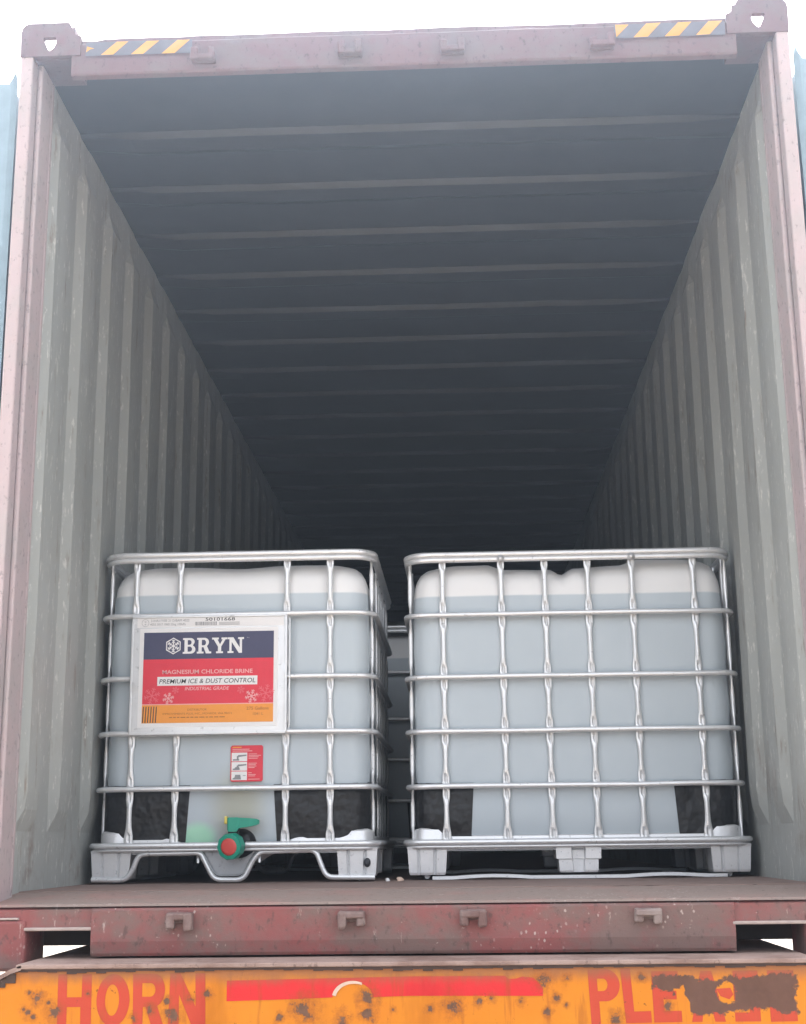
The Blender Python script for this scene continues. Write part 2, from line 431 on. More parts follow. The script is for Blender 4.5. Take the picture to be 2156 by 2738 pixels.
for s in (-1, 1):
    b = MB(); b.box((min(s*1.063, s*1.228), -.006, -.032), (max(s*1.063, s*1.228), .178, .104), 0, .010)
    b.build('corner_casting', M['sill'], cont)

# header with dented top edge, hazard paint and keepers
h = MB(); nx = 60; rows = []
for i in range(nx+1):
    x = -1.058+2.116*i/nx
    zt = 2.837+mnoise.noise(Vector((x*3, 1, 0)))*.004+(.002 if -.7 < x < -.1 else 0)-(.008 if x < -.97 else 0)*(1-abs((x+1.0)/.04) if abs(x+1.0) < .04 else 0)
    dy = mnoise.noise(Vector((x*4, 7, 2)))*.004
    rows.append([(x, .05, 2.712), (x, .025, 2.697), (x, .004+dy, 2.700), (x, 0+dy, 2.706), (x, 0+dy, 2.76), (x, .001+dy, 2.81), (x, .010+dy, 2.818), (x, .012, zt-.004), (x, .018, zt), (x, .05, zt+.001)])
h.loft(rows, 0, False)
hd = h.build('header', M['maroon'], cont)
for s in (-1, 1):
    b = MB(); f = lambda u, v: (u, -.0065, v)
    x0, x1 = (-1.012, -.668) if s < 0 else (.676, 1.024)
    b.flat([[(x0, 2.763), (x1, 2.763), (x1, 2.8115), (x0, 2.8115)]], f, 0)
    f2 = lambda u, v: (u, -.0075, v)
    L = ([[(-.962,2.765),(-.922,2.765),(-.874,2.811),(-.912,2.811)],[(-.865,2.764),(-.825,2.764),(-.774,2.810),(-.815,2.810)],[(-.766,2.763),(-.724,2.763),(-.675,2.810),(-.716,2.810)],[(-1.010,2.776),(-.998,2.786),(-.984,2.789),(-1.008,2.797)]] if s < 0 else
         [[(.680,2.811),(.723,2.810),(.682,2.766)],[(.736,2.764),(.781,2.765),(.824,2.813),(.778,2.812)],[(.834,2.764),(.879,2.765),(.921,2.813),(.878,2.812)],[(.932,2.765),(.975,2.766),(1.017,2.813),(.974,2.813)]])
    for q in L: b.flat([q], f2, 1)
    b.build('hazard_stripes', [M['tape_black'], M['tape_yellow']], cont)

def keeper(x, z, up, par):
    """worn cam keeper: a back plate, a bar and two ears, no two worn alike"""
    b = MB(); d = 1 if up else -1; k = .86 if up else .80
    y = -.008; q1, q2 = random.uniform(.6, 1.1), random.uniform(.6, 1.1)
    b.box((x-.044*k, y-.003, z-.014-d*.008), (x+.044*k, y+.010, z+.014-d*.008), 0, .004)
    b.box((x-.043*k, y-.026, z-d*.012-.009), (x+.043*k, y-.004, z-d*.012+.009), 0, .005)
    for q, g in ((-1, q1), (1, q2)):
        z0, z1 = sorted((z-d*.022, z+d*.024*g))
        b.box((x+q*.031*k-.012, y-.030*g, z0), (x+q*.031*k+.012, y-.004, z1), 0, .006)
    b.v = [tuple(Vector(v)+Vector((mnoise.noise(Vector(v)*60), mnoise.noise(Vector(v)*60+Vector((5, 0, 0))), mnoise.noise(Vector(v)*60+Vector((0, 5, 0)))))*.003) for v in b.v]
    b.build('cam_keeper', M['maroon'] if up else M['keeper'], par)
for x in (-.630, -.160, .164, .636): keeper(x, 2.748, True, hd)

# sill
s_ = MB()
s_.prism([(0, .078), (.004, .130), (.020, .138), (.20, .156), (.298, .164), (.298, .10), (.12, .078)], 0, -1.219, 1.219, 0)
sl = s_.build('sill', M['sill'], cont)
b = MB(); rows = []
for i in range(81):
    x = -1.21+2.42*i/80
    n1 = mnoise.noise(Vector((x*5, 3, 1)))*.003
    rows.append([(x, .002+n1, .1375), (x, .016+n1, .1445), (x, .20, .1605), (x, .298, .1675+n1*.5)])
b.loft(rows, 0, False, closed=False)
b.build('threshold_plate', M['sill_top'], cont)
b = MB(); rows = []
for i in range(61):
    x = -.882+1.757*i/60
    dy = mnoise.noise(Vector((x*3, 9, 2)))*.006
    rows.append([(x, .016, .1330), (x, .003+dy*.3, .1325), (x, dy*.5-.005, .126), (x, dy-.005, .077), (x, dy-.006, .045), (x, dy, .014), (x, .006+dy, .006), (x, .10, .006)])
b.loft(rows, 0, False, closed=False)
b.box((-.8825, .004, .006), (-.872, .15, .077)); b.box((.865, .004, .006), (.8755, .15, .077))
b.build('sill_plate', M['sill'], cont)
b = MB()
for x0, x1 in ((-1.07, -.878), (.868, 1.075)):
    b = MB(); b.box((x0, -.006, .0745), (x1, .012, .0835), 0, .003); b.build('worn_edge', M['lip'], cont)
b = MB(); b.box((-1.219, -.006, .104), (-1.085, .004, .110), 0, .002); b.build('worn_edge', M['lip'], cont)
for x in (-.634, -.163, .168, .640): keeper(x, .098, False, sl)
for k in range(20):
    c = MB(); y = .21+k*.55
    c.box((-1.176, y, .021), (1.176, y+.14, .12)); c.build('crossmember', M['chassis'], cont)

# doors folded right back along the sides
def door(s):
    d = MB(); X = lambda a, b_: (min(s*a, s*b_), max(s*a, s*b_))
    a, b_ = X(1.262, 1.300); d.box((a, .04, .17), (b_, 1.20, 2.70), 0, .006)
    for i in range(4):
        a, b_ = X(1.300, 1.325); d.box((a, .16+i*.25, .3), (b_, .28+i*.25, 2.55), 0, .01)
    dr = d.build('door', M['door'], cont)
    g = MB()
    prof = [(1.243, .20), (1.247, .20), (1.258, .2), (1.262, .2)]
    g.add([(s*1.240, .035, .18), (s*1.266, .030, .18), (s*1.266, .030, 2.70), (s*1.258, .03, 2.712), (s*1.247, .034, 2.745), (s*1.240, .035, 2.70), (s*1.25, .06, 2.70)], [(0,1,2,3,4,5), (4,3,2,6)])
    g.box((min(s*1.266, s*1.30), .030, .18), (max(s*1.266, s*1.30), .038, 2.695))
    g.build('gasket', M['gasket'], dr)
    for y in (.35, .85):
        r = MB(); r.tube([(s*1.245, y, .1), (s*1.245, y, 2.84)], .016); r.build('locking_rod', M['galv'], dr)
door(-1); door(1)

# ------------------------------------------------------------------ trailer chassis
ch = empty('trailer_chassis', (0, 0, GZ), 'orange painted rear beam of the container trailer with worn red lettering', 'trailer')
def chb(mb, name, mat):
    o = mb.build(name, mat); o.parent = ch; o.matrix_parent_inverse = Matrix.Translation((0, 0, -GZ)); return o
BY = -.160
d = MB()
d.box((-1.035, -.170, -.012), (1.048, 7.5, 0.0), 0, .003)
rows = []
for s in (-1, 1):
    R_ = []
    for x, z in ((1.02, -.002), (1.05, -.012), (1.08, -.028), (1.11, -.036), (1.26, -.038)):
        R_.append([(s*x, -.170, z), (s*x, -.04, z), (s*x, -.04, z-.012), (s*x, -.170, z-.012)])
    d.loft(R_, 0, False)
chb(d, 'deck_plate', M['deck'])
b = MB()
for i in range(80):                       # rusted, chewed lower lip of the deck plate
    x = -1.03+2.075*i/80; q = .0262; j = .004+abs(mnoise.noise(Vector((x*14, 0, 0))))*.012
    b.box((x, BY-.0045, -.014-j), (x+q, BY-.0012, -.0115))
for s in (-1, 1):
    for i in range(8):
        x = 1.035+i*.027; z = -.02-min(.03, max(0, (x-1.035)*.45)); j = .010+abs(mnoise.noise(Vector((s*x*14, 4, 0))))*.012
        b.box((min(s*x, s*(x+.0272)), BY-.0045, z-.014-j), (max(s*x, s*(x+.0272)), BY-.0012, z-.004))
chb(b, 'rusted_lip', M['rust_dark'])
b = MB()
top = [(-1.26, -.052), (-1.11, -.050), (-1.08, -.042), (-1.04, -.022), (-1.02, -.013), (1.03, -.013), (1.05, -.024), (1.09, -.043), (1.12, -.05), (1.26, -.052)]
prof = top+[(1.26, -.40), (-1.26, -.40)]
b.prism(prof, 1, BY, BY+.12)
beam = chb(b, 'rear_beam', M['beam'])
for s in (-1, 1):
    b = MB(); b.box((s*.45-.08, 0, -.42), (s*.45+.08, 7.4, -.40)); b.box((s*.45-.08, 0, -.034), (s*.45+.08, 7.4, -.014)); b.box((s*.45-.01, 0, -.399), (s*.45+.01, 7.4, -.035))
    chb(b, 'frame_rail', M['chassis'])
for s in (-1, 1):
    for y in (1.6, 2.9):
        b = MB(); fn = lambda u, v, t, s=s, y=y: (s*(.72+t), y+u, GZ+.5+v)
        b.lathe([(.28, 0), (.46, 0), (.5, .04), (.5, .21), (.46, .25), (.28, .25)], fn, 40)
        w = chb(b, 'wheel', M['rubber'])
        b = MB(); b.lathe([(.01, .08), (.16, .08), (.2, .2), (.28, .24), (.28, .01)], fn, 32)
        r = b.build('rim', M['chassis'], w); r.matrix_parent_inverse = w.matrix_parent_inverse.copy(); r.matrix_parent_inverse = Matrix.Identity(4)
for y in (1.6, 2.9):
    b = MB(); b.tube([(-.75, y, GZ+.5), (.75, y, GZ+.5)], .07, 14); chb(b, 'axle', M['chassis'])
    for x in (-.45, .45):
        b = MB(); b.box((x-.08, y-.1, GZ+.57), (x+.08, y+.1, -.42)); chb(b, 'axle_hanger', M['chassis'])

# lettering on the beam
def arc(cx, cz, rx, rz, a0, a1, n=14): return [(cx+rx*math.cos(R(a0+(a1-a0)*i/n)), cz+rz*math.sin(R(a0+(a1-a0)*i/n))) for i in range(n+1)]
def letters():
    b = MB(); f = lambda u, v: (u, BY-.0008, v)
    T, B_ = -.0255, -.160
    b.flat([[(-.923,T),(-.899,T),(-.898,-.083),(-.859,-.083),(-.859,T),(-.834,T),(-.832,B_),(-.860,B_),(-.861,-.107),(-.897,-.107),(-.897,B_),(-.921,B_)]], f)
    b.flat([arc(-.776,-.0905,.0435,.065,0,360,36)[:-1], arc(-.7785,-.0905,.0185,.039,0,360,30)[:-1]], f)
    b.flat([[(-.725,T),(-.672,T)]+arc(-.670,-.067,.030,.0415,88,-70,14)+[(-.640,B_),(-.672,B_),(-.690,-.108),(-.697,-.108),(-.697,B_),(-.722,B_)],
            [(-.700,-.049),(-.678,-.049)]+arc(-.678,-.066,.013,.017,90,-90,8)+[(-.700,-.083)]], f)
    b.flat([[(-.627,T),(-.600,T),(-.559,-.108),(-.561,T),(-.535,T),(-.532,B_),(-.566,B_),(-.603,-.078),(-.602,B_),(-.630,B_)]], f)
    b.build('painted_lettering', M['beam_red'], beam)
    b = MB()
    b.flat([[(.459,-.0245),(.505,-.0235)]+arc(.503,-.063,.037,.0395,85,-85,16)+[(.486,-.1025),(.488,B_),(.464,B_)],
            [(.482,-.047),(.496,-.047)]+arc(.496,-.062,.013,.0155,90,-90,8)+[(.483,-.0775)]], f)
    b.flat([[(.543,-.0225),(.568,-.0225),(.574,-.128),(.617,-.127),(.618,-.155),(.552,-.156)]], f)
    b.flat([[(.622,-.030),(.690,-.030),(.690,-.052),(.646,-.052),(.648,-.078),(.684,-.078),(.684,-.099),(.650,-.099),(.652,-.127),(.695,-.127),(.695,-.154),(.624,-.155)]], f)
    b.flat([[(.786,-.074),(.822,-.072),(.829,-.088),(.818,-.100),(.796,-.092)]], f)
    # the rest of the word, almost gone under the rust
    b.flat([[(.72,-.154),(.748,-.03),(.776,-.03),(.806,-.154),(.779,-.154),(.773,-.127),(.751,-.127),(.746,-.154)],[(.756,-.105),(.769,-.105),(.762,-.065)]], f)
    b.flat([[(.83,-.154),(.83,-.132),(.868,-.132),(.868,-.102),(.83,-.102),(.83,-.03),(.894,-.03),(.894,-.052),(.856,-.052),(.856,-.08),(.895,-.08),(.895,-.154)]], f)
    b.flat([[(.918,-.030),(.985,-.030),(.985,-.052),(.944,-.052),(.944,-.078),(.980,-.078),(.980,-.099),(.945,-.099),(.946,-.127),(.988,-.127),(.988,-.154),(.920,-.155)]], f)
    lt = b.build('painted_lettering', M['beam_red'], beam)
    b = MB(); f = lambda u, v: (u, BY-.0012, v)
    b.flat([[(-.478,-.0445),(0,-.0375),(.246,-.038),(.256,-.046),(.275,-.045),(.290,-.040),(.318,-.043),(.335,-.058),(.343,-.070),(.342,-.088),(0,-.0855)]+arc(-.150,-.088,.052,.038,0,180,14)[::1]+[(-.3,-.0915),(-.478,-.0955)]], f)
    b.build('tape_strip', M['stripe'], beam)
    b = MB(); f = lambda u, v: (u, BY-.003, v)
    o = arc(-.150,-.088,.053,.0405,62,172,16); i_ = arc(-.146,-.090,.0475,.0355,172,64,16)
    b.flat([o+i_], f)
    b.build('peeled_tape', M['peel'], beam)
letters()

# ------------------------------------------------------------------ totes
def rrect(hw, hd, r, ns, nd, nc):
    """closed rounded rectangle, counter-clockwise from the front-left"""
    P = []
    def line(a, b, n): P.extend([(a[0]+(b[0]-a[0])*i/n, a[1]+(b[1]-a[1])*i/n) for i in range(n)])
    def cor(cx, cy, a0): P.extend([(cx+r*math.cos(a0+math.pi/2*i/nc), cy+r*math.sin(a0+math.pi/2*i/nc)) for i in range(nc)])
    line((-hw+r, -hd), (hw-r, -hd), ns); cor(hw-r, -hd+r, -math.pi/2)
    line((hw, -hd+r), (hw, hd-r), nd); cor(hw-r, hd-r, 0)
    line((hw-r, hd), (-hw+r, hd), ns); cor(-hw+r, hd-r, math.pi/2)
    line((-hw, hd-r), (-hw, -hd+r), nd); cor(-hw+r, -hd+r, math.pi)
    return P
def interp(x, T):
    for (a, u), (b, v) in zip(T, T[1:]):
        if x <= b:
            t = max(0, min(1, (x-a)/(b-a))); t = t*t*(3-2*t); return u+(v-u)*t
    return T[-1][1]

BARS = (.320, .512, .706, .931)
def tote(name, loc, W, D, fx, sx, tankmat, label, bump, kind, group):
    t = empty(name, loc, label, 'tote', group)
    hw, hd = W/2, D/2
    # tank
    b = MB(); rings = []
    th, td = hw-.031, hd-.034
    prof = [(.112, .05), (.118, .012), (.14, .002), (.25, 0), (.32, .002), (.40, -.003), (.512, .001), (.60, -.004), (.706, .001), (.82, -.004), (.93, .001), (1.0, .003), (1.045, .008), (1.072, .016), (1.096, .029), (1.113, .047), (1.124, .074), (1.131, .120), (1.133, .2), (1.133, .35)]
    for z, ins in prof:
        r = .072+min(ins, .08)*.35
        rg = rrect(th-ins, td-ins, min(r, th-ins-.02, td-ins-.02), 56, 20, 8)
        w = max(0, min(1, (z-1.0)/.09))
        rings.append([(x, y, z+w*interp(x, bump)+mnoise.noise(Vector((x*4, y*4, z*3)))*.003*w) for x, y in rg])
    b.loft(rings, 0, True, True, True, True)
    b.build('tank', tankmat, t)
    # black corner guards round the foot of the tank
    gl, gr = kind['guards']
    for sxn in (-1, 1):
        for syn in (-1, 1):
            g = MB(); L = gl if sxn < 0 else gr; Ls = .30; r = .078
            path = [(sxn*(hw-.024-L), -(hd-.0325)), (sxn*(hw-.024-L*.5), -(hd-.0325)), (sxn*(hw-.024-r), -(hd-.0325))]
            path += [(sxn*(hw-.024-r+r*math.sin(a)), -(hd-.0325-r+r*math.cos(a))) for a in [math.pi/2*i/8 for i in range(1, 9)]]
            path += [(sxn*(hw-.024), -(hd-.0325-r-Ls*q)) for q in (.2, .6, 1)]
            rr = []
            for z, ii in ((.112, .002), (.130, .001), (.22, -.001), (.29, -.001), (.330, .0), (.338, .008), (.338, .03)):
                rr.append([(x-sxn*ii*(1 if abs(x) > hw-.07 else 0) - (sxn*.012*(z-.15)/.19*(1 if i == 0 else 0)), (y+ii*(1 if y < -hd+.07 else 0))*(-syn), z) for i, (x, y) in enumerate(path)])
            g.loft(rr, 0, True, False)
            g.build('corner_guard', M['black'], t)
    # cage
    cw, cd = hw-.008, hd-.008
    ringp = lambda o, r, z: [(x, y, z) for x, y in rrect(cw-o, cd-o, r, 10, 8, 8)]
    for z in BARS:
        b = MB(); b.tube([(x, y, zz+mnoise.noise(Vector((x*5, y*5, z*9)))*.002) for x, y, zz in ringp(0, .07, z)], .0098, 10, 0, True)
        b.build('cage_bar', M['galv'], t)
    b = MB(); b.tube(ringp(.002, .085, 1.153), .0115, 10, 0, True); b.tube(ringp(.004, .083, 1.134), .0095, 10, 0, True)
    b.build('top_rail', M['galv'], t)
    b = MB(); b.tube(ringp(-.010, .06, .128), .0105, 10, 0, True); b.tube(ringp(-.006, .058, .113), .006, 8, 0, True)
    b.build('base_rail', M['galv'], t)
    cross = [.128]+list(BARS)+[1.145]
    def upright(pos, ax):      # pos(u, out) -> x,y ; hollow tube pressed flat at each crossing
        b = MB(); rings = []; zs = []
        for a, c in zip(cross, cross[1:]):
            L = c-a
            zs += [(a+.006, 1, 0), (a+.018, 1, 1), (a+.034, 1, 1), (a+.048, .55, 0), (a+.062, .1, 0), (a+L*.5, 0, 0), (c-.062, .1, 0), (c-.048, .55, 0), (c-.034, 1, 1), (c-.018, 1, 1), (c-.006, 1, 0)]
        for z, fl, dent in zs:
            rx = .0090+.0042*fl; ry = .0082-.0026*fl
            if z < .23: rx += .003*(.23-z)/.1
            ring = []
            for k in range(12):
                a = 2*math.pi*k/12; u = math.cos(a)*rx; o = math.sin(a)*ry
                if dent and k in (2, 3, 4): o -= .0065 if k == 3 else .001
                ring.append((*pos(u, o-.0145), z))
            rings.append(ring)
        b.loft(rings, 0, False, True, True, True)
        b.build('cage_upright', M['galv'], t)
    for x in fx:
        upright(lambda u, o, x=x: (x+u, -(cd+o)), 0); upright(lambda u, o, x=x: (-x-u, cd+o), 0)
    for y in sx:
        upright(lambda u, o, y=y: (cw+o, y+u), 1); upright(lambda u, o, y=y: (-(cw+o), y+u), 1)
    # pallet pan: white sheet rim that rises at the corners
    b = MB(); per = rrect(hw-.018, hd-.0315, .06, 60, 20, 8); rr = []
    def ztop(x, y):
        k = max(abs(x)/hw if abs(y) > hd*.8 else 0, abs(y)/hd if abs(x) > hw*.8 else 0)
        z = .152+.026*max(0, min(1, (k-.74)/.14))*(1-max(0, min(1, (k-.93)/.07))*.5)
        if kind['valve'] and y < -hd*.8 and abs(x-.0) < .24: z = .106+.050*max(0, min(1, (abs(x+.005)-.105)/.12))**.7
        return z
    rr.append([(x, y, .104) for x, y in per]); rr.append([(x, y, ztop(x, y)-.006) for x, y in per])
    rr.append([(x*.992, y*.99, ztop(x, y)) for x, y in per]); rr.append([(x*.90, y*.90, ztop(x, y)-.035) for x, y in per])
    b.loft(rr, 0, True)
    b.build('pallet_pan', M['galv_pan'], t)
    b = MB(); b.box((-hw+.03, -hd+.03, .098), (hw-.03, hd-.03, .104)); b.build('pallet_base', M['trough'], t)
    # feet
    def foot(cx, cy, w, dd, zt=.112, zb=.018, hole=None, step=False):
        b = MB(); g = .012
        ou = [(-1,-1),(-.55,-1),(-.46,-.86),(-.36,-1),(.30,-1),(.40,-.86),(.50,-1),(1,-1),(1,1),(-1,1)]
        def ring(k, z): return [(cx+x*w/2*k, cy+y*dd/2*k, z) for x, y in ou]
        if step:
            ou = [(-1,-1),(-.32,-1),(-.26,-.6),(.26,-.6),(.32,-1),(1,-1),(1,1),(-1,1)]
            rs = [ring(.80, zb), ring(.85, zb+.006), ring(.87, .066), ring(.98, .068), ring(1.0, zt)]
        else: rs = [ring(.86, zb), ring(.90, zb+.008), ring(.97, zt-.01), ring(1.0, zt)]
        b.loft(rs, 0, False, True, True, True)
        o = b.build('pallet_foot', M['galv_pan'], t)
        if hole:
            h = MB(); h.lathe([(.0, -.003), (.0135, -.003), (.0135, .01)], lambda u, v, q: (cx+hole[0]+u*.85, cy-dd/2*.95-.0012+q, hole[1]+v*1.15), 20)
            h.build('fork_hole', M['ink'], o)
    fw = .142
    for sxn in (-1, 1):
        for syn in (-1, 1): foot(sxn*(hw-.002-fw/2), syn*(hd-.012-.06), fw, .12, hole=(.035, .064) if (kind['valve'] and syn < 0 and sxn > 0) else None)
    for sxn in (-1, 1): foot(sxn*(hw-.012-.06), 0, .12, .15)
    if not kind['valve']:
        for syn in (-1, 1): foot(0, syn*(hd-.07), .158, .12, .118, .022, None, True)
    # skids
    y0 = -hd+.016
    if kind['valve']:
        pts = [(-.492, .016), (-.375, .014), (-.350, .045), (-.330, .101), (-.128, .103), (-.112, .098), (-.066, .012), (.036, .012), (.066, .075), (.090, .104), (.285, .108), (.302, .060), (.322, .017), (.488, .015)]
        for sgn in (1, -1):
            b = MB(); b.tube(fillet([(x, sgn*y0, z) for x, z in pts], .026, 6), .0092, 10); b.build('skid_tube', M['galv'], t)
        b = MB(); b.flat([[(-.118, .117), (-.104, .100), (-.062, .026), (.032, .026), (.062, .085), (.082, .112), (.086, .117)]], lambda u, v: (u, y0+.012, v))
        b.flat([[(-.118, .117), (.086, .117), (.086, .121), (-.118, .121)]], lambda u, v: (u, y0+.010, v))
        b.tube(fillet([(-.122, y0+.006, .118), (-.104, y0+.006, .100), (-.062, y0+.006, .026), (.032, y0+.006, .026), (.062, y0+.006, .085), (.088, y0+.006, .118)], .02, 5), .0032, 8)
        b.build('drain_trough', M['trough'], t)
        for x in (-.125, .088):
            b = MB(); b.lathe([(0, -.006), (.006, -.006), (.006, .02)], lambda u, v, q, x=x: (x+u, y0+.012+v, .088-q), 10); b.build('bolt', M['galv'], t)
    else:
        for sgn in (1, -1):
            b = MB(); rw = []
            for i in range(61):
                x = -hw+.09+(W-.18)*i/60
                z = .007+.006*max(0, math.cos((abs(x)-.30)/.6*2*math.pi*1.1))*(1 if abs(x) > .08 else 0)
                rw.append([(x, sgn*(hd-.015), z-.005), (x, sgn*(hd-.075), z-.005), (x, sgn*(hd-.075), z+.006), (x, sgn*(hd-.015), z+.006)])
            b.loft(rw, 0, False); b.build('skid_rail', M['galv_pan'], t)
    for sxn in (-1, 1):
        b = MB(); b.tube([(sxn*(hw-.07), -hd+.08, .012), (sxn*(hw-.07), hd-.08, .012)], .0095, 8); b.build('skid_tube', M['galv'], t)
    return t

group = 'liquid totes standing in the container'
FXL = (-.370, -.211, .177, .333); FXR = (-.457, -.243, -.084, .073, .233, .455)
tl = tote('liquid_tote', (-.646, .935+.60, FZ), 1.0, 1.2, FXL, (-.50,)+FXR[1:], M['tank_l'],
          'caged white plastic tote with a red and navy brine label and a green valve', [(-.5, 0), (-.2, .002), (0, -.006), (.16, .001), (.5, -.001)],
          {'valve': True, 'guards': (.305, .330)}, group)
tr = tote('liquid_tote', (.547, 1.030+.50, FZ), 1.2, 1.0, FXR, (-.43, -.37, -.211, .177, .333, .43), M['tank_r'],
          'caged white plastic tote with no label or valve in front, beside the labelled tote', [(-.6, .002), (-.387, .006), (-.292, .007), (-.235, -.012), (-.06, -.014), (-.018, -.034), (.03, -.011), (.20, -.004), (.262, .016), (.6, .016)],
          {'valve': False, 'guards': (.205, .220)}, group)
tb = tote('liquid_tote', (-.46, 2.75+.50, FZ), 1.2, 1.0, FXR, (-.43, -.37, -.211, .177, .333, .43), M['tank_r'],
          'dim caged tote deeper inside, glimpsed through the gap between the two front totes', [(-.6, 0), (.6, 0)],
          {'valve': False, 'guards': (.205, .220)}, group)
for x in (-.243, .232):
    b = MB(); b.lathe([(0, 0), (.013, 0), (.013, .006), (.007, .006), (.007, .012), (0, .012)], lambda u, v, q, x=x: (x+u, -.5+.010-.010-q, 1.133+v), 18)
    b.build('bolt', M['galv_pan'], tr)

# ---- left tote: plate with label, sticker, valve
def label_plate():
    y = -.60-.006
    b = MB()
    x0, x1, z0, z1 = -.374, .179, .512, .924
    b.box((x0, y-.002, z0), (x1, y, z1))
    b.box((x0-.002, y-.004, z0), (x0+.006, y+.006, z1-.02), 0, .0015)             # folded rims
    b.box((x1-.006, y-.005, z0), (x1+.004, y+.010, z1), 0, .0015)
    b.box((x1+.010, y-.001, z0+.02), (x1+.015, y+.010, z1-.01), 0, .0012)
    b.box((x0, y-.006, z0-.006), (x1, y+.006, z0+.004), 0, .0015)
    b.box((x0, y-.006, z1-.004), (x1, y+.004, z1+.003), 0, .0015)
    b.add([(x0+.004, y-.0035, .655), (x0+.03, y-.0045, .665), (x0+.014, y-.0045, .69), (x0+.004, y-.0035, .695)], [(0,1,2,3)])
    b.add([(x1-.02, y-.0045, .735), (x1-.004, y-.008, .715), (x1-.004, y-.0035, .765), (x1-.014, y-.0045, .765)], [(0,1,2,3)])
    pl = b.build('label_plate', M['plate'], tl)
    mats = [M['white'], M['print_navy'], M['print_red'], M['print_orange'], M['print_pink'], M['print_pale'], M['print_brown'], M['ink'], M['ink_grey']]
    b = MB()
    def F(k): return lambda u, v: (u, y-.0026-.0005*k, v)
    def rect(x0, z0, x1, z1, m, k): b.flat([[(x0,z0),(x1,z0),(x1,z1),(x0,z1)]], F(k), m)
    def txt(m, k, *a, **kw):
        fs, vs = text2d(*a, **kw); f = F(k); b.add([f(u, v) for u, v in vs], fs, m)
    rect(-.356, .8865, .170, .9195, 0, 0)                   # top data strip
    rect(-.345, .532, .150, .882, 0, 0)                    # paper
    rect(-.330, .772, .135, .868, 1, 1)
    rect(-.330, .6135, .135, .772, 2, 1)
    rect(-.330, .6105, .135, .6135, 4, 1)
    rect(-.330, .547, .135, .6105, 3, 1)
    # logo: hexagon ring with a snowflake
    cx, cz, r = -.224, .819, .0300
    hexa = lambda rr: [(cx+rr*math.sin(R(60*i)), cz+rr*math.cos(R(60*i))) for i in range(6)]
    b.flat([hexa(r), hexa(r-.0042)], F(2), 0)
    def stroke(ax, az, bx, bz, w, m, k):
        d = Vector((bx-ax, bz-az)).normalized(); n = Vector((-d.y, d.x))*w/2
        b.flat([[(ax+n.x, az+n.y), (bx+n.x, bz+n.y), (bx-n.x, bz-n.y), (ax-n.x, az-n.y)]], F(k), m)
    def flake(cx, cz, r, w, m, k, rot=0):
        for i in range(6):
            a = R(60*i+rot); dx, dz = math.sin(a), math.cos(a)
            stroke(cx, cz, cx+dx*r, cz+dz*r, w, m, k+.1*i)
            for q in (.42, .70):
                for s in (-1, 1):
                    a2 = a+s*R(52); stroke(cx+dx*r*q, cz+dz*r*q, cx+dx*r*q+math.sin(a2)*r*.30, cz+dz*r*q+math.cos(a2)*r*.30, w*.85, m, k+.05+.1*i)
    flake(cx, cz, .0225, .0034, 0, 2.2)
    # BRYN in slab-serif capitals (unit = letter height)
    H, ox, oz = .0560, -.190, .7905
    def put(loops): b.flat([[(ox+u*H, oz+v*H) for u, v in lp] for lp in loops], F(2), 0)
    ar = lambda cx, cz, rx, rz, a0, a1, n=10: arc(cx, cz, rx, rz, a0, a1, n)
    o = 0
    put([[(o,0),(o+.52,0)]+ar(o+.50,.27,.31,.27,-88,62)+ar(o+.47,.76,.28,.24,-42,88)+[(o,1),(o,.88),(o+.10,.88),(o+.10,.12),(o,.12)],
         [(o+.31,.13),(o+.44,.13)]+ar(o+.44,.29,.15,.16,-90,90)+[(o+.31,.45)], [(o+.31,.57),(o+.42,.57)]+ar(o+.42,.72,.13,.15,-90,90)+[(o+.31,.87)]])
    o = .90
    put([[(o,0),(o+.43,0),(o+.43,.12),(o+.31,.12),(o+.31,.40),(o+.42,.40),(o+.58,.0),(o+.92,0),(o+.92,.12),(o+.80,.12),(o+.645,.455)]+ar(o+.47,.715,.295,.285,-50,88)+[(o,1),(o,.88),(o+.10,.88),(o+.10,.12),(o,.12)],
         [(o+.31,.52),(o+.44,.52)]+ar(o+.44,.695,.135,.175,-90,90)+[(o+.31,.87)]])
    o = 1.86
    put([[(o+.27,0),(o+.71,0),(o+.71,.12),(o+.595,.12),(o+.595,.42),(o+.86,.88),(o+.98,.88),(o+.98,1),(o+.60,1),(o+.60,.88),(o+.67,.88),(o+.515,.57),(o+.35,.88),(o+.43,.88),(o+.43,1),(o,1),(o,.88),(o+.10,.88),(o+.385,.42),(o+.385,.12),(o+.27,.12)]])
    o = 2.86
    put([[(o,0),(o+.38,0),(o+.38,.12),(o+.26,.12),(o+.26,.70),(o+.72,0),(o+.92,0),(o+.92,.88),(o+1.04,.88),(o+1.04,1),(o+.66,1),(o+.66,.88),(o+.77,.88),(o+.77,.36),(o+.36,1),(o,1),(o,.88),(o+.11,.88),(o+.11,.12),(o,.12)]])
    rect(.0395, .8448, .0425, .8458, 0, 2); rect(.0455, .843, .0465, .8458, 0, 2)
    # red panel text
    txt(4, 2, 'MAGNESIUM CHLORIDE BRINE', .0200, -.100, .7195, bold=.018, width=.322)
    rect(-.278, .678, .078, .7095, 0, 2)
    txt(7, 3, 'PREMIUM ICE & DUST CONTROL', .0228, -.100, .6855, shear=.18, bold=.004, width=.342)
    txt(4, 2, 'INDUSTRIAL GRADE', .0165, -.1005, .6610, bold=.016, shear=.2, width=.158)
    for fx_, fz_, fr in ((-.296, .643, .030), (-.237, .633, .021), (.058, .637, .024), (.108, .647, .032)): flake(fx_, fz_, fr, .0028, 4 if fr < .025 else 5, 2, 15)
    for fx_, fz_, fr in ((-.212, .662, .013), (.02, .660, .014)): flake(fx_, fz_, fr, .0018, 5, 2, 10)
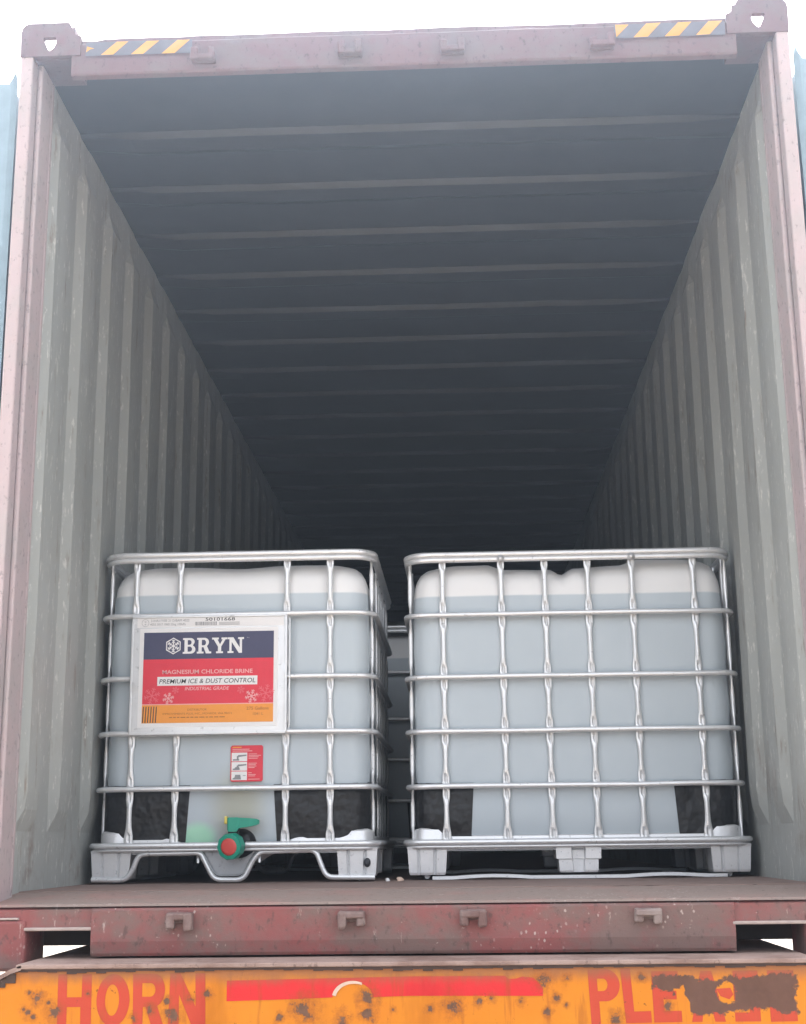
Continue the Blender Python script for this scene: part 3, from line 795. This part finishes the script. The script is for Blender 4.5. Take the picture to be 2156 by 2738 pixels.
    for i in range(6):
        x = -.328+i*.0092
        b.flat([[(x-.0005, .548), (x+.0030, .548), (x+.0055, .605), (x+.0020, .605)]], F(2), 7)
    txt(6, 2, 'DISTRIBUTOR', .0105, -.134, .589, width=.068)
    txt(6, 2, 'IMPROVEMENTS PLUS, INC., MONROE, WA 98272', .0095, -.133, .5755, width=.246)
    xx = -.232
    while xx < -.035:                                      # last line, too small to read
        w = random.uniform(.008, .02); rect(xx, .5645, min(xx+w, -.034), .5675, 6, 2); xx += w+.004
    txt(6, 2, '275 Gallons', .0150, .080, .5895, width=.078, bold=.006); txt(6, 2, '1041 L', .0130, .082, .571, width=.036, bold=.006)
    # data strip
    b.flat([arc(-.327, .903, .0130, .0135, 0, 360, 24)[:-1], arc(-.327, .903, .0120, .0125, 0, 360, 24)[:-1]], F(1), 8)
    txt(8, 1, 'u', .012, -.327, .9045); txt(8, 1, 'n', .012, -.327, .895)
    txt(8, 1, '31HA1/Y/05 21 D/BAM 4022', .0125, -.238, .9065, width=.138); txt(8, 1, '4055 3017 1060 55kg 100kPa', .0115, -.246, .8935, width=.128)
    txt(7, 1, '50101668', .0160, -.058, .9075, width=.106, bold=.008)
    xx = -.148
    while xx < -.072:
        w = random.choice((.0012, .0018, .003)); rect(xx, .8915, xx+w, .9045, 8, 1); xx += w+random.choice((.0012, .002))
    for zz in (.8925, .8965, .9005): rect(-.062, zz, .012, zz+.0016, 8, 1)
    b.build('label', mats, pl)
    # red instruction sticker on the tank
    b = MB(); ys = -.5725
    def G(k): return lambda u, v: (u, ys-.0006*k, v)
    def rr(x0, z0, x1, z1, m, k): b.flat([[(x0,z0),(x1,z0),(x1,z1),(x0,z1)]], G(k), m)
    X0, X1, Z0, Z1 = -.018, .096, .343, .468; q = .005
    b.flat([[(X0+q,Z0),(X1-q,Z0),(X1,Z0+q),(X1,Z1-q),(X1-q,Z1),(X0+q,Z1),(X0,Z1-q),(X0,Z0+q)]], G(0), 1)
    for i in range(3):
        zt = .443-i*.0325; rr(-.0145, zt-.0300, .0405, zt, 0, 1)
        z = zt-.0295
        if i < 2:
            rr(-.010, z+.002, .012, z+.007, 2, 2); rr(.004, z+.005, .010, z+.018, 2, 2.2); b.flat([[(.008, z+.014), (.038, z+.018), (.038, z+.0225), (.008, z+.021)]], G(2.4), 2)
            if i == 1: b.flat([[(-.008, z+.003), (.016, z+.003), (.012, z+.013), (.0, z+.012)]], G(2.6), 2)
        else:
            b.flat([[(-.010, z+.002), (.020, z+.002), (.017, z+.018), (-.001, z+.018), (-.003, z+.009), (-.010, z+.006)]], G(2), 2); rr(.026, z+.014, .036, z+.016, 2, 2)
    rr(-.012, .4595, .020, .4635, 3, 1); rr(-.012, .4535, .048, .4560, 4, 1); rr(-.012, .4475, .058, .4500, 4, 1)
    for z, w in ((.437, .030), (.432, .044), (.427, .036), (.422, .032), (.405, .030), (.400, .026), (.395, .028), (.390, .022), (.372, .012), (.366, .026), (.361, .024), (.350, .040)):
        rr(.045, z, .045+w, z+.0021, 4, 1)
    b.build('instruction_sticker', [M['white'], M['print_red'], M['ink_grey'], M['print_orange'], M['print_pink']], tl)
label_plate()

def valve():
    ax = Vector((-.22, -.96, -.09)).normalized(); u = Vector((0, 0, 1)).cross(ax).normalized()*-1; w = ax.cross(u)*-1
    if w.z < 0: w = -w
    if u.x < 0: u = -u
    O = Vector((.024, -.565, .132))
    fn = lambda a, b_, t: O+u*a+w*b_+ax*t
    b = MB(); b.lathe([(0, -.02), (.050, -.02), (.050, .0), (.047, .004), (.047, .022), (.042, .026), (.030, .028), (.030, .075)], fn, 28)
    va = b.build('valve', M['black'], tl)
    b = MB(); n = 40; prof = [(.030, .070), (.040, .072), (.0425, .078), (.0425, .112), (.040, .117), (.029, .118)]
    vs = []
    for r, t in prof:
        for k in range(n):
            rr = r+(.0016 if (k % 4 < 2 and r > .039) else 0); a = 2*math.pi*k/n; vs.append(fn(rr*math.cos(a), rr*math.sin(a), t))
    b.add(vs, [(i*n+k, i*n+(k+1) % n, (i+1)*n+(k+1) % n, (i+1)*n+k) for i in range(len(prof)-1) for k in range(n)])
    b.build('cap', M['teal'], va)
    b = MB(); b.lathe([(0, .1185), (.020, .1185), (.028, .1175), (.0295, .115)], fn, 32); b.build('seal', M['redcap'], va)
    C = fn(0, 0, .055)
    b = MB(); b.lathe([(.016, 0), (.016, .038), (.013, .042), (.011, .045)], lambda a, c, t: (C.x-.004+a, C.y+c, C.z+.018+t), 16)
    b.box((C.x-.024, C.y-.016, C.z+.030), (C.x-.008, C.y+.016, C.z+.050), 0, .003)
    b.build('stem', M['black'], va)
    z0 = C.z+.057; x0 = C.x-.027
    b = MB(); rings = []
    for x, zb, zt, hy in ((0, -.006, .034, .017), (.004, -.012, .036, .019), (.032, -.012, .036, .019), (.040, .000, .035, .017), (.075, .004, .033, .015), (.100, .010, .030, .011), (.108, .014, .026, .006)):
        rings.append([(x0+x, C.y-hy, z0+zb), (x0+x, C.y+hy, z0+zb), (x0+x, C.y+hy, z0+zt), (x0+x, C.y-hy, z0+zt)])
    b.loft(rings, 0, False, True, True, True); b.box((x0+.010, C.y-.011, z0-.034), (x0+.030, C.y+.011, z0-.011), 0, .002)
    b.build('handle', M['teal'], va)
    b = MB(); b.box((x0-.012, C.y-.014, z0+.014), (x0-.001, C.y+.014, z0+.040), 0, .003); b.build('locking_clip', M['yellow_plastic'], va)
valve()

# ------------------------------------------------------------------ crumbs on the floor between the totes
def chip(loc, r, mat, label):
    bm = bmesh.new(); bmesh.ops.create_icosphere(bm, subdivisions=2, radius=r)
    for v in bm.verts: v.co *= 1+mnoise.noise(v.co*90+Vector(loc)*7)*.6; v.co.z = max(v.co.z*.75, -r*.4)
    me = bpy.data.meshes.new('stone_chip'); bm.to_mesh(me); bm.free(); me.materials.append(mat)
    o = bpy.data.objects.new('stone_chip', me); o.location = (loc[0], loc[1], loc[2]+r*.4); col.objects.link(o); tag(o, label, 'chip')
chip((-.118, 1.0, FZ), .009, M['white'], 'tiny white chip lying on the floor between the front totes')
chip((-.075, .99, FZ), .012, M['peel'], 'tiny pinkish crumb lying right of the white chip on the floor')

# ------------------------------------------------------------------ haze, added to give the lens's veiling glare
HAZE_DENSITY, HAZE_G = 0.009, 0.9
def haze():
    b = MB(); b.box((-61, -61, GZ-1), (61, 61, 3.1))
    mt = bpy.data.materials.new('haze_air'); mt.use_nodes = True; nt = mt.node_tree; nt.nodes.clear()
    v = nt.nodes.new('ShaderNodeVolumePrincipled'); v.inputs['Color'].default_value = (.64, .78, 1, 1)
    v.inputs['Density'].default_value = HAZE_DENSITY; v.inputs['Anisotropy'].default_value = HAZE_G
    out = nt.nodes.new('ShaderNodeOutputMaterial'); nt.links.new(v.outputs[0], out.inputs['Volume'])
    mt.cycles.homogeneous_volume = True
    tag(b.build('haze', mt), kind='stuff')
if HAZE_DENSITY: haze()
